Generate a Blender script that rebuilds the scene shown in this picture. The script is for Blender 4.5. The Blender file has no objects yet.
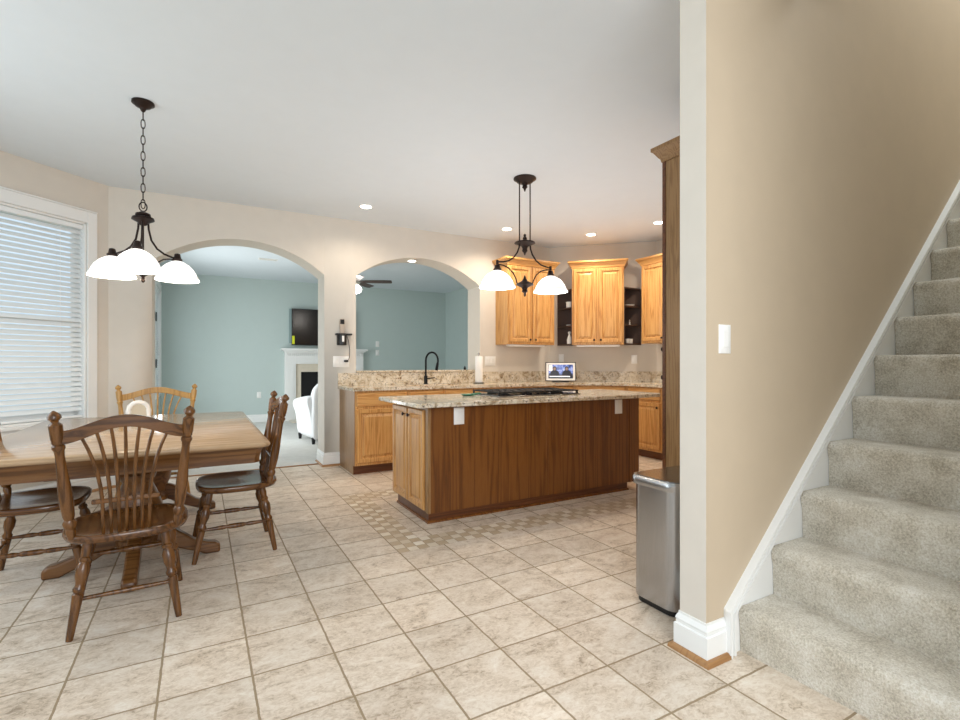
import bpy, bmesh, math, random
from mathutils import Vector, Matrix
random.seed(7)
SC = bpy.context.scene
COL = SC.collection
R = math.radians
# ------------------------------------------------------------------ camera, world, light, exposure
CAM_H, YAW = 1.217, 0.511
cd = bpy.data.cameras.new('camera'); cam = bpy.data.objects.new('camera', cd); COL.objects.link(cam)
cam.location = (0, 0, CAM_H); cam.rotation_euler = (R(90), 0, -YAW)
cd.sensor_width = 36; cd.lens = 36 * 499.75 / 960; cd.shift_y = 3.1 / 960; cd.clip_start = 0.02
SC.camera = cam
SC.view_settings.view_transform = 'Standard'; SC.view_settings.look = 'None'
SC.view_settings.exposure = 0.0; SC.view_settings.gamma = 1; SC.view_settings.use_curve_mapping = False
W = bpy.data.worlds.new('daylight'); SC.world = W; W.use_nodes = True
wn = W.node_tree.nodes['Background']; wn.inputs[0].default_value = (0.70, 0.86, 1.0, 1); wn.inputs[1].default_value = 1.1

def area(name, loc, rot, sx, sy, power, color):
    l = bpy.data.lights.new(name, 'AREA'); l.shape = 'RECTANGLE'; l.size = sx; l.size_y = sy
    l.energy = power; l.color = color
    o = bpy.data.objects.new(name, l); COL.objects.link(o); o.location = loc; o.rotation_euler = rot
    o.visible_glossy = True
    return o
area('foyer_daylight', (0.3, -1.9, 2.2), (R(66), 0, R(-24)), 2.4, 1.6, 108, (0.97, 0.98, 1.0))
area('bay_window_daylight', (-2.05, 3.3, 1.6), (R(90), 0, R(-90)), 1.6, 1.8, 30, (0.85, 0.94, 1.0))
area('family_door_daylight', (-0.5, 8.7, 1.2), (R(90), 0, R(-90)), 1.8, 2.0, 62, (0.93, 0.98, 1.0))
area('kitchen_added_fill', (3.0, 4.0, 1.25), (R(180), 0, 0), 3.6, 2.6, 26, (0.97, 0.97, 1.0))  # added upward fill with no lamp behind it, lifts ceiling and upper walls
area('stairwell_daylight', (4.4, 0.85, 5.4), (0, 0, 0), 2.2, 0.3, 50, (0.9, 0.97, 1.0))

def bulb(name, loc, power, color, size=0.05):
    l = bpy.data.lights.new(name, 'POINT'); l.energy = power; l.color = color; l.shadow_soft_size = size
    o = bpy.data.objects.new(name, l); COL.objects.link(o); o.location = loc
    return o
def spot(name, loc, power, color, angle=130):
    l = bpy.data.lights.new(name, 'SPOT'); l.energy = power; l.color = color; l.spot_size = R(angle); l.spot_blend = 0.7
    l.shadow_soft_size = 0.06
    o = bpy.data.objects.new(name, l); COL.objects.link(o); o.location = loc
    return o
WARM = (1.0, 0.85, 0.68)

# ------------------------------------------------------------------ materials
MATS = {}
class NT:
    def __init__(s, name):
        s.m = bpy.data.materials.new(name); s.m.use_nodes = True; s.t = s.m.node_tree
        s.b = s.t.nodes['Principled BSDF']; MATS[name] = s.m
    def n(s, typ, props=None, **inp):
        nd = s.t.nodes.new(typ)
        for k, v in (props or {}).items(): setattr(nd, k, v)
        for k, v in inp.items():
            key = k.replace('_', ' ')
            sock = nd.inputs[int(k[1:])] if (k[0] == 'i' and k[1:].isdigit()) else nd.inputs[key]
            s.set(sock, v)
        return nd
    def set(s, sock, v):
        if isinstance(v, bpy.types.NodeSocket): s.t.links.new(v, sock)
        elif isinstance(v, bpy.types.Node): s.t.links.new(v.outputs[0], sock)
        else: sock.default_value = v
    def math(s, op, a, b=0.0, c=0.0, clamp=False):
        nd = s.t.nodes.new('ShaderNodeMath'); nd.operation = op; nd.use_clamp = clamp
        s.set(nd.inputs[0], a); s.set(nd.inputs[1], b); s.set(nd.inputs[2], c); return nd.outputs[0]
    def mix(s, f, a, b, mode='MIX'):
        nd = s.t.nodes.new('ShaderNodeMix'); nd.data_type = 'RGBA'; nd.blend_type = mode
        s.set(nd.inputs[0], f); s.set(nd.inputs[6], a); s.set(nd.inputs[7], b); return nd.outputs[2]
    def coords(s, scale=(1, 1, 1), rnd=0.0):
        tc = s.n('ShaderNodeTexCoord'); v = tc.outputs['Object']
        if rnd:
            oi = s.n('ShaderNodeObjectInfo')
            add = s.n('ShaderNodeVectorMath', {'operation': 'MULTIPLY_ADD'}, i0=oi.outputs['Random'], i1=(rnd, rnd * .7, rnd * 1.3), i2=v)
            v = add.outputs[0]
        mp = s.n('ShaderNodeMapping', Vector=v, Scale=scale); return mp.outputs[0]
    def noise(s, vec, scale, detail=3, rough=0.5, dist=0.0):
        return s.n('ShaderNodeTexNoise', Vector=vec, Scale=scale, Detail=detail, Roughness=rough, Distortion=dist).outputs[0]
    def ramp(s, f, stops):
        nd = s.n('ShaderNodeValToRGB', Fac=f); cr = nd.color_ramp
        while len(cr.elements) < len(stops): cr.elements.new(0.5)
        for e, (p, c) in zip(cr.elements, stops): e.position = p; e.color = (*c, 1)
        return nd.outputs[0]
    def bump(s, h, strength=0.3, dist=0.01):
        b = s.n('ShaderNodeBump', Strength=strength, Distance=dist, Height=h); s.t.links.new(b.outputs[0], s.b.inputs['Normal'])
    def fin(s, color=None, rough=0.5, metal=0.0, **kw):
        if color is not None: s.set(s.b.inputs['Base Color'], color if not isinstance(color, tuple) else (*color, 1))
        s.set(s.b.inputs['Roughness'], rough); s.b.inputs['Metallic'].default_value = metal
        for k, v in kw.items(): s.set(s.b.inputs[k.replace('_', ' ')], v)
        return s.m
def C(h):
    h = h.lstrip('#'); r = [int(h[i:i + 2], 16) / 255 for i in (0, 2, 4)]
    return tuple(c / 12.92 if c <= .04045 else ((c + .055) / 1.055) ** 2.4 for c in r)
def plain(name, hexc, rough=0.5, metal=0.0, var=0.04, nscale=8, bump=0.0, bscale=200, **kw):
    t = NT(name); c = C(hexc); v = t.coords()
    f = t.noise(v, nscale, 4)
    col = t.mix(f, (*[x * (1 - var) for x in c], 1), (*[min(1, x * (1 + var)) for x in c], 1))
    if bump: t.bump(t.noise(v, bscale, 2), bump, 0.002)
    return t.fin(col, rough, metal, **kw)

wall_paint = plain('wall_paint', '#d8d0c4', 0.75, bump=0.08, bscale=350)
tan_tone = plain('tan_wall_tone', '#c7b59c', 0.75, bump=0.08, bscale=350)
ceiling_paint = plain('ceiling_paint', '#dfe6eb', 0.85, var=0.02)
white_paint = plain('white_trim_paint', '#efefec', 0.35, var=0.01)
teal_paint = plain('teal_paint', '#c0cdc9', 0.75, var=0.02)
plastic_white = plain('white_plastic', '#f0efeb', 0.35, var=0.01)
plastic_black = plain('black_plastic', '#0d0d0e', 0.35)
bronze = plain('oil_rubbed_bronze', '#2e221d', 0.38, 0.7, nscale=30, var=.3)
black_metal = plain('matte_black_metal', '#0e0e0f', 0.35, 0.6)
iron = plain('cast_iron', '#101011', 0.55, 0.3)
slip = plain('white_slipcover', '#eeeeee', 0.9, bump=0.1)
green_sil = plain('green_silicone', '#2f6b52', 0.5)
ceramic = plain('white_ceramic', '#ebe7e0', 0.25)
paper = plain('paper_towel', '#f4f3f0', 0.95, bump=0.15)
linen = plain('beige_linen', '#c8bca6', 0.9)
grass = plain('lawn', '#7a9068', 1.0, var=.3)
leaf = plain('foliage', '#5e7a52', 1.0, var=.4, nscale=10)
brick_black = plain('firebox_black', '#0c0b0b', 0.8)
gold = plain('polished_brass', '#8d7d3c', 0.3, 0.9)
stone_sur = plain('marble_surround', '#ddd2bf', 0.3, var=.08, nscale=14)
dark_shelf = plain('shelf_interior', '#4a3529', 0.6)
yellow = plain('yellow_label', '#e6ea2c', 0.6)
blind_mat = plain('white_blind_slat', '#f0f3f3', 0.45, var=0.0)
blind_mat.node_tree.nodes['Principled BSDF'].inputs['Transmission Weight'].default_value = 0.0

def oak(name, light, mid, dark, axis='Z', rough=0.38, freq=1.0):
    t = NT(name); freq *= 2.4
    sc = {'Z': (1, 1, .055), 'X': (.055, 1, 1), 'Y': (1, .055, 1)}[axis]
    v = t.coords(sc, rnd=9.0)
    warp = t.noise(v, 5 * freq, 3, .5)
    sx = t.n('ShaderNodeSeparateXYZ', Vector=v)
    base = t.math('ADD', sx.outputs[0], sx.outputs[1]) if axis == 'Z' else t.math('ADD', sx.outputs[2], sx.outputs[1] if axis == 'X' else sx.outputs[0])
    ph = t.math('ADD', t.math('MULTIPLY', base, 55 * freq), t.math('MULTIPLY', warp, 42))
    w = t.math('MULTIPLY_ADD', t.math('SINE', ph), .5, .5)
    w = t.math('POWER', w, 2.2)
    fine = t.noise(v, 160 * freq, 2, .6)
    f = t.math('ADD', t.math('MULTIPLY', w, .42), t.math('MULTIPLY', fine, .5), clamp=True)
    col = t.ramp(f, [(0.12, C(light)), (0.5, C(mid)), (0.95, C(dark))])
    t.bump(f, .12, .002)
    return t.fin(col, rough)
oak_up = oak('honey_oak', '#d3a466', '#c08b4e', '#95622e')
oak_upx = oak('honey_oak_horizontal', '#d3a466', '#c08b4e', '#95622e', 'X')
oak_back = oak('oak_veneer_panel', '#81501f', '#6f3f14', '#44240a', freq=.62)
oak_side = oak('oak_side_panel', '#a07c52', '#8f6c43', '#74522e', freq=1.6)
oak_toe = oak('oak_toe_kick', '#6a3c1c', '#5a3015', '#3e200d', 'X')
oak_shoe = oak('oak_shoe_moulding', '#ae8253', '#a3774a', '#8f6439', 'X')
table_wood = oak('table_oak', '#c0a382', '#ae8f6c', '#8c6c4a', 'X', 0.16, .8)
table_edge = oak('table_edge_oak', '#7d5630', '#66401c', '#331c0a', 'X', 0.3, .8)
chair_dark = oak('dark_chair_oak', '#754c25', '#5a3818', '#2f1b0b', 'Z', 0.24)
chair_seat = oak('dark_chair_seat_oak', '#6d4724', '#57361b', '#2c190c', 'Y', 0.16)
chair_light = oak('golden_chair_oak', '#c59a58', '#b08345', '#865c28', 'Z', 0.3)

def make_tile():
    t = NT('ceramic_floor_tile'); S = 0.3129
    tc = t.n('ShaderNodeTexCoord').outputs['Object']
    wob = t.n('ShaderNodeTexNoise', Vector=tc, Scale=22.0, Detail=2.0)
    sep = t.n('ShaderNodeSeparateXYZ', Vector=tc)
    wsep = t.n('ShaderNodeSeparateColor', Color=wob.outputs[1])
    x = t.math('ADD', t.math('SUBTRACT', sep.outputs[0], .179), t.math('MULTIPLY', t.math('SUBTRACT', wsep.outputs[0], .5), .006))
    y = t.math('ADD', t.math('SUBTRACT', sep.outputs[1], 1.8167), t.math('MULTIPLY', t.math('SUBTRACT', wsep.outputs[1], .5), .006))
    def cell(v, s, g):
        q = t.math('DIVIDE', v, s); fr = t.math('FRACT', q)
        d = t.math('ABSOLUTE', t.math('SUBTRACT', fr, .5))
        return t.math('GREATER_THAN', d, .5 - g / s / 2), t.math('FLOOR', q)
    gx, ix = cell(x, S, .0085); gy, iy = cell(y, S, .0085)
    grout = t.math('MAXIMUM', gx, gy)
    # ring of small mosaic around the island
    def between(v, a, b): return t.math('MULTIPLY', t.math('GREATER_THAN', v, a), t.math('LESS_THAN', v, b))
    X, Y = sep.outputs[0], sep.outputs[1]
    outer = t.math('MULTIPLY', between(X, 1.118, 4.42), between(Y, 3.045, 4.61))
    inner = t.math('MULTIPLY', between(X, 1.328, 4.21), between(Y, 3.255, 4.40))
    ring = t.math('SUBTRACT', outer, inner, clamp=True)
    mx, jx = cell(t.math('SUBTRACT', X, 1.118), .07, .003); my, jy = cell(t.math('SUBTRACT', Y, 3.045), .07, .003)
    mgrout = t.math('MAXIMUM', mx, my)
    chk = t.math('GREATER_THAN', t.math('ABSOLUTE', t.math('SUBTRACT', t.math('FRACT', t.math('MULTIPLY', t.math('ADD', jx, jy), .5)), .25)), .1)
    chk = t.math('GREATER_THAN', t.math('FRACT', t.math('MULTIPLY', t.math('ADD', jx, jy), .5)), .25)
    grout = t.mix(ring, grout, mgrout)
    comb = t.n('ShaderNodeCombineXYZ', X=ix, Y=iy)
    wn_ = t.n('ShaderNodeTexWhiteNoise', {'noise_dimensions': '3D'}, Vector=comb.outputs[0])
    # stone mottling, offset per tile
    off = t.n('ShaderNodeVectorMath', {'operation': 'MULTIPLY_ADD'}, i0=wn_.outputs[1], i1=(7, 7, 7), i2=tc)
    mp = t.n('ShaderNodeMapping', Vector=off.outputs[0], Rotation=(0, 0, .5), Scale=(1, 1.5, 1))
    n1 = t.noise(mp.outputs[0], 6, 6, .66, 1.0); n2 = t.noise(mp.outputs[0], 34, 6, .72, 1.4)
    f = t.math('ADD', t.math('MULTIPLY', n1, .52), t.math('MULTIPLY', n2, .52))
    col = t.ramp(f, [(.38, C('#9c8a75')), (.46, C('#c9b7a2')), (.54, C('#dccdbb')), (.70, C('#ece4d7'))])
    per = t.math('MULTIPLY_ADD', wn_.outputs[0], .16, .90)
    col = t.mix(1.0, col, t.n('ShaderNodeCombineColor', Red=per, Green=per, Blue=per).outputs[0], 'MULTIPLY')
    rnd_ = t.n('ShaderNodeTexWhiteNoise', {'noise_dimensions': '3D'}, Vector=t.n('ShaderNodeCombineXYZ', X=jx, Y=jy).outputs[0]).outputs[0]
    mcol = t.mix(t.math('MULTIPLY', chk, t.math('MULTIPLY_ADD', rnd_, .7, .3)), t.mix(n1, (*C('#b09878'), 1), (*C('#ccb99d'), 1)), t.mix(n1, (*C('#e2d6c2'), 1), (*C('#f6efe2'), 1)))
    col = t.mix(ring, col, mcol)
    col = t.mix(grout, col, (*C('#998569'), 1))
    h = t.math('ADD', t.math('MULTIPLY', grout, -1.2), t.math('MULTIPLY', f, .8))
    t.bump(h, .5, .004)
    return t.fin(col, t.math('MULTIPLY_ADD', grout, .35, .42))
tile = make_tile()

def make_carpet(name, a, b, c, bs=.9):
    t = NT(name); v = t.coords()
    n1 = t.noise(v, 130, 3, .75); n2 = t.noise(v, 8, 4, .6)
    f = t.math('ADD', t.math('MULTIPLY', n1, .6), t.math('MULTIPLY', n2, .4))
    col = t.ramp(f, [(.36, C(a)), (.5, C(b)), (.64, C(c))])
    t.bump(t.math('ADD', n1, t.math('MULTIPLY', n2, .8)), bs, .012)
    return t.fin(col, .95, Sheen_Weight=.3)
carpet = make_carpet('stair_carpet', '#b1a48d', '#dfd5c2', '#fbf5e9')
carpet_f = make_carpet('family_carpet', '#bdbbb2', '#cbc9c1', '#d8d6cf', .4)

def make_granite():
    t = NT('cream_granite'); v = t.coords()
    n1 = t.noise(v, 9, 6, .65, 1.5); n2 = t.noise(v, 55, 5, .7); vo = t.n('ShaderNodeTexVoronoi', Vector=v, Scale=70.0)
    base = t.ramp(n1, [(.36, C('#9a8468')), (.46, C('#cdbda3')), (.6, C('#e3d9c8')), (.75, C('#bdb3a6'))])
    sp = t.ramp(n2, [(.36, (0, 0, 0)), (.44, (1, 1, 1))])
    col = t.mix(t.math('SUBTRACT', 1.0, t.n('ShaderNodeSeparateColor', Color=sp).outputs[0]), base, (*C('#4d3f38'), 1))
    big = t.ramp(t.noise(v, 4.5, 4, .6, 2.0), [(.66, (0, 0, 0)), (.70, (1, 1, 1))])
    col = t.mix(t.n('ShaderNodeSeparateColor', Color=big).outputs[0], col, (*C('#7a5838'), 1))
    return t.fin(col, .12)
granite = make_granite()
def make_steel():
    t = NT('brushed_steel'); v = t.coords((1, 1, .02))
    n = t.noise(v, 400, 2); t.bump(n, .05, .001)
    col = t.mix(n, (.36, .36, .36, 1), (.52, .52, .53, 1))
    return t.fin(col, .26, 1.0)
steel = make_steel()
steel_lid = plain('steel_lid', '#8d8b88', 0.18, 1.0)
def glass(name='window_glass'):
    t = NT(name); g = t.n('ShaderNodeBsdfGlossy', Roughness=.02); tr = t.n('ShaderNodeBsdfTransparent')
    mx = t.n('ShaderNodeMixShader', i0=.06, i1=tr.outputs[0], i2=g.outputs[0])
    t.t.links.new(mx.outputs[0], t.t.nodes['Material Output'].inputs[0]); return t.m
pane_glass = glass()
def glow(name, col, s, base='#ffffff', rough=.3):
    t = NT(name); m = t.fin(C(base), rough); t.b.inputs['Emission Color'].default_value = (*col, 1); t.b.inputs['Emission Strength'].default_value = s
    return m
shade_glass = glow('frosted_lit_glass', (1, .94, .88), 1.25)
shade_rim = glow('etched_glass_rim', (1, .93, .86), .55, '#e8e4dc')
can_glow = glow('recessed_lamp_glow', (1, .93, .8), 7)
def make_screen():
    t = NT('lit_screen'); tc = t.n('ShaderNodeTexCoord').outputs['Object']
    m = t.fin((.02, .02, .03), .15); t.b.inputs['Emission Strength'].default_value = .9
    n = t.noise(tc, 14, 3, .6); c = t.ramp(n, [(.35, C('#1c2340')), (.5, C('#5a74c8')), (.62, C('#aebcf0')), (.75, C('#e7d9c0'))])
    t.set(t.b.inputs['Emission Color'], c); return m
screen = make_screen()
tv_black = plain('tv_screen_black', '#020203', 0.22, var=0)
scr_dark = glow('screen_dark_figure', C('#101426'), .8, '#05060a'); scr_skin = glow('screen_face', C('#b08870'), .8, '#201810'); scr_white = glow('screen_caption_white', (.9, .92, 1), .9)
scr_yel = glow('screen_yellow_patch', C('#e8c46a'), .9)

# ------------------------------------------------------------------ mesh helpers
class MB:
    def __init__(s): s.v = []; s.f = []
    def add(s, vs, fs):
        o = len(s.v); s.v += [tuple(p) for p in vs]; s.f += [tuple(i + o for i in f) for f in fs]; return s
    def box(s, x0, x1, y0, y1, z0, z1):
        if x0 > x1: x0, x1 = x1, x0
        if y0 > y1: y0, y1 = y1, y0
        if z0 > z1: z0, z1 = z1, z0
        return s.add([(x0, y0, z0), (x1, y0, z0), (x1, y1, z0), (x0, y1, z0), (x0, y0, z1), (x1, y0, z1), (x1, y1, z1), (x0, y1, z1)],
                     [(0, 3, 2, 1), (4, 5, 6, 7), (0, 1, 5, 4), (1, 2, 6, 5), (2, 3, 7, 6), (3, 0, 4, 7)])
    def prism(s, poly, z0, z1, top=None):   # poly counter-clockwise in xy
        n = len(poly); tp = top or poly
        return s.add([(x, y, z0) for x, y in poly] + [(x, y, z1) for x, y in tp],
                     [tuple(range(n - 1, -1, -1)), tuple(range(n, 2 * n))] + [(i, (i + 1) % n, n + (i + 1) % n, n + i) for i in range(n)])
    def prism_axis(s, poly, a0, a1, axis):  # poly in the two other axes
        n = len(poly)
        def P(p, a): return (a, p[0], p[1]) if axis == 'X' else (p[0], a, p[1])
        return s.add([P(p, a0) for p in poly] + [P(p, a1) for p in poly],
                     [tuple(range(n)), tuple(range(2 * n - 1, n - 1, -1))] + [(i, n + i, n + (i + 1) % n, (i + 1) % n) for i in range(n)])
    def rings(s, rr, cap=True, closed=False):
        n = len(rr[0]); vs = [p for r in rr for p in r]; fs = []
        m = len(rr)
        for k in range(m if closed else m - 1):
            a = k * n; b = ((k + 1) % m) * n
            for i in range(n): j = (i + 1) % n; fs.append((a + i, a + j, b + j, b + i))
        if cap and not closed: fs += [tuple(range(n - 1, -1, -1)), tuple(range((m - 1) * n, m * n))]
        return s.add(vs, fs)
    def lathe(s, p0, p1, prof, seg=20, cap=True):   # prof: (t along p0->p1 in 0..1, radius)
        p0 = Vector(p0); p1 = Vector(p1); d = p1 - p0; q = d.normalized().to_track_quat('Z', 'Y')
        rr = []
        for t, r in prof:
            c = p0 + d * t
            rr.append([c + q @ Vector((max(r, 1e-4) * math.cos(a), max(r, 1e-4) * math.sin(a), 0)) for a in [2 * math.pi * i / seg for i in range(seg)]])
        return s.rings(rr, cap)
    def turn(s, x, y, prof, seg=24, cap=True):      # vertical lathe: prof (z, r)
        return s.rings([[(x + max(r, 1e-4) * math.cos(2 * math.pi * i / seg), y + max(r, 1e-4) * math.sin(2 * math.pi * i / seg), z) for i in range(seg)] for z, r in prof], cap)
    def tube(s, pts, r, seg=10, closed=False):
        pts = [Vector(p) for p in pts]; n = len(pts); rs = r if isinstance(r, (list, tuple)) else [r] * n
        rr = []; up = None
        for i, p in enumerate(pts):
            a = pts[(i - 1) % n] if closed or i > 0 else p; b = pts[(i + 1) % n] if closed or i < n - 1 else p
            t = (b - a).normalized()
            if up is None:
                up = t.orthogonal().normalized()
            up = (up - t * up.dot(t)).normalized(); bi = t.cross(up)
            rr.append([p + (up * math.cos(2 * math.pi * k / seg) + bi * math.sin(2 * math.pi * k / seg)) * rs[i] for k in range(seg)])
        return s.rings(rr, True, closed)
    def sphere(s, c, r, sx=1, sy=1, sz=1, seg=16, ring=10):
        rr = []
        for k in range(1, ring):
            a = math.pi * k / ring - math.pi / 2
            rr.append([(c[0] + r * sx * math.cos(a) * math.cos(2 * math.pi * i / seg), c[1] + r * sy * math.cos(a) * math.sin(2 * math.pi * i / seg), c[2] + r * sz * math.sin(a)) for i in range(seg)])
        return s.rings(rr)
    def nested(s, x0, x1, z0, z1, steps, yb):  # front-facing (-y) stepped panel: steps [(inset, y)], back at yb
        rr = [[(x0, yb, z0), (x1, yb, z0), (x1, yb, z1), (x0, yb, z1)]]
        for i, y in steps: rr.append([(x0 + i, y, z0 + i), (x1 - i, y, z0 + i), (x1 - i, y, z1 - i), (x0 + i, y, z1 - i)])
        return s.rings(rr)
    def sweep(s, path, prof, closed=False):    # path xy list; prof [(out, z)]; out is to the right of travel
        n = len(path); rr = []
        for i in range(n):
            p = Vector(path[i])
            a = Vector(path[i - 1]) if (i > 0 or closed) else None; b = Vector(path[(i + 1) % n]) if (i < n - 1 or closed) else None
            d1 = (p - a).normalized() if a is not None else (b - p).normalized(); d2 = (b - p).normalized() if b is not None else d1
            n1 = Vector((d1.y, -d1.x)); n2 = Vector((d2.y, -d2.x)); m = (n1 + n2).normalized(); k = 1 / max(.3, m.dot(n1))
            rr.append([(p.x + m.x * k * o, p.y + m.y * k * o, z) for o, z in prof])
        return s.rings(rr, True, closed)
    def build(s, name, mat, parent=None, bevel=0.0, smooth=True, seg=2, ang=38, sub=0, loc=None):
        me = bpy.data.meshes.new(name); me.from_pydata(s.v, [], s.f); me.materials.append(mat)
        bm = bmesh.new(); bm.from_mesh(me); bmesh.ops.recalc_face_normals(bm, faces=bm.faces); bm.to_mesh(me); bm.free()
        o = bpy.data.objects.new(name, me); COL.objects.link(o)
        if parent is not None: o.parent = parent
        if loc: o.location = loc
        if smooth:
            me.polygons.foreach_set('use_smooth', [True] * len(me.polygons)); me.set_sharp_from_angle(angle=R(ang))
        if bevel:
            b = o.modifiers.new('bevel', 'BEVEL'); b.width = bevel; b.segments = seg; b.limit_method = 'ANGLE'; b.angle_limit = R(40)
        if sub:
            b = o.modifiers.new('sub', 'SUBSURF'); b.levels = sub; b.render_levels = sub
        return o
def box(name, mat, parent, *a, bevel=0.0): return MB().box(*a).build(name, mat, parent, bevel)
def tag(o, label, cat, group=None):
    o['label'] = label; o['category'] = cat
    if group: o['group'] = group
    return o
def thing(name, label, cat, loc=(0, 0, 0), rz=0.0, group=None):
    o = bpy.data.objects.new(name, None); COL.objects.link(o); o.location = loc; o.rotation_euler = (0, 0, R(rz)); o.empty_display_size = .1
    return tag(o, label, cat, group)
def struct(o): o['kind'] = 'structure'; return o
def copy_tree(o, parent=None):
    kids = [c for c in bpy.data.objects if c.parent == o]
    c = o.copy(); COL.objects.link(c)
    if parent is not None: c.parent = parent
    for k in kids: copy_tree(k, c)
    return c

# ------------------------------------------------------------------ room shell
CEIL, YW, TH = 2.945, 6.03, 0.36
FY = 11.2
CX, CY = -0.778, 6.03                                  # bay corner
BA = 42.5; ux, uy = math.cos(R(BA)), math.sin(R(BA)); BL = 1.9
BX, BY = CX - BL * ux, CY - BL * uy
XR = 5.65; K45 = 4.576 + 6.03                          # right kitchen wall, angled wall x+y
struct(box('floor', tile, None, -3.2, 5.7, -2.6, 6.2, -0.1, 0.0))
struct(box('floor_family', carpet_f, None, -0.85, 5.5, 6.2, 11.4, -0.1, 0.006))
struct(box('floor_threshold', oak_shoe, None, -0.422, 1.279, 6.19, 6.21, 0.0, 0.012, bevel=.004))
cm = MB().prism([(BX, BY), (BX, -2.6), (2.45, -2.6), (2.45, 1.38), (XR + .1, 1.38), (XR + .1, FY + .1), (-0.9, FY + .1), (-0.9, 6.2), (CX, CY)], CEIL, CEIL + .25)
struct(cm.build('ceiling', ceiling_paint, None, smooth=False))
def arc(x, xa, xb, zs, zp):
    h = (xb - xa) / 2; rise = zp - zs; rad = (h * h + rise * rise) / (2 * rise); xc = (xa + xb) / 2
    return zp - rad + math.sqrt(max(0, rad * rad - (x - xc) ** 2))
def arch_wall(name, y0, y1, xs, xe, ops, mat):
    m = MB(); cuts = {xs, xe}
    for xa, xb, zl, zs, zp in ops:
        for i in range(33): cuts.add(round(xa + (xb - xa) * i / 32, 5))
    cuts = sorted(cuts)
    def q(a, b, c, d): m.add([a, b, c, d], [(0, 1, 2, 3)])
    def quadcol(a, b, za0, za1, zb0, zb1):
        for y in (y0, y1): q((a, y, za0), (b, y, zb0), (b, y, zb1), (a, y, za1))
    for a, b in zip(cuts[:-1], cuts[1:]):
        mid = (a + b) / 2; op = next((o for o in ops if o[0] < mid < o[1]), None)
        if op is None: quadcol(a, b, 0, CEIL, 0, CEIL); continue
        xa, xb, zl, zs, zp = op; za, zb = arc(a, xa, xb, zs, zp), arc(b, xa, xb, zs, zp)
        quadcol(a, b, za, CEIL, zb, CEIL); q((a, y0, za), (b, y0, zb), (b, y1, zb), (a, y1, za))
        if zl > 0: quadcol(a, b, 0, zl, 0, zl); q((a, y0, zl), (b, y0, zl), (b, y1, zl), (a, y1, zl))
    for xa, xb, zl, zs, zp in ops:
        for x in (xa, xb): q((x, y0, zl), (x, y1, zl), (x, y1, zs), (x, y0, zs))
    for x in (xs, xe): q((x, y0, 0), (x, y1, 0), (x, y1, CEIL), (x, y0, CEIL))
    o = m.build(name, mat, None, ang=30)
    bm = bmesh.new(); bm.from_mesh(o.data); bmesh.ops.remove_doubles(bm, verts=bm.verts, dist=1e-4); bmesh.ops.recalc_face_normals(bm, faces=bm.faces); bm.to_mesh(o.data); bm.free(); o.data.set_sharp_from_angle(angle=R(25))
    return struct(o)
A1 = (-0.422, 1.279, 0.0, 2.255, 2.567); A2 = (1.654, 3.381, 1.10, 2.275, 2.578)
arch_wall('wall_back', YW, YW + TH, CX, 5.75, [A1, A2], wall_paint)
# angled + right kitchen walls
wk = MB().prism([(4.576, 6.03), (XR, K45 - XR), (XR + .2, K45 - XR), (4.776, 6.03)], 0, CEIL).build('wall_angled', wall_paint, None, smooth=False); struct(wk)
struct(box('wall_right', wall_paint, None, XR, XR + .12, 1.46, K45 - XR, 0, CEIL))
# partition beside the stairs
wp = struct(box('wall_partition', wall_paint, None, 1.792, 7.2, 1.32, 1.447, 0, 5.6)); wp.data.materials.append(tan_tone)
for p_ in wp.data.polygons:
    if p_.normal.y < -.5: p_.material_index = 1  # stair side takes a tanner tone than the end
struct(box('wall_stair_added', wall_paint, None, 1.75, 7.2, 0.10, 0.24, 0, 5.6))  # unseen side wall, added to darken the upper stairs and stair wall
struct(box('wall_stair_end', wall_paint, None, 7.2, 7.3, 0.10, 1.46, 0, 5.6))
struct(box('wall_upper', wall_paint, None, 2.35, 2.45, 0.24, 1.32, CEIL, 5.6))
# family room
struct(box('wall_family_back', teal_paint, None, -0.85, 5.5, FY, FY + .12, 0, CEIL))
struct(box('wall_family_right', teal_paint, None, 5.30, 5.42, YW + TH, FY, 0, CEIL))
wfl = MB(); WX0, WX1 = -0.76, -0.64
for y0, y1, z0, z1 in ((6.39, 6.9, 0, CEIL), (6.9, 9.3, 2.3, CEIL), (9.3, 9.75, 0, CEIL), (9.75, 10.95, 0, .72), (9.75, 10.95, 2.55, CEIL), (10.95, FY, 0, CEIL)):
    wfl.box(WX0, WX1, y0, y1, z0, z1)
struct(wfl.build('wall_family_left', teal_paint, None, smooth=False))
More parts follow.
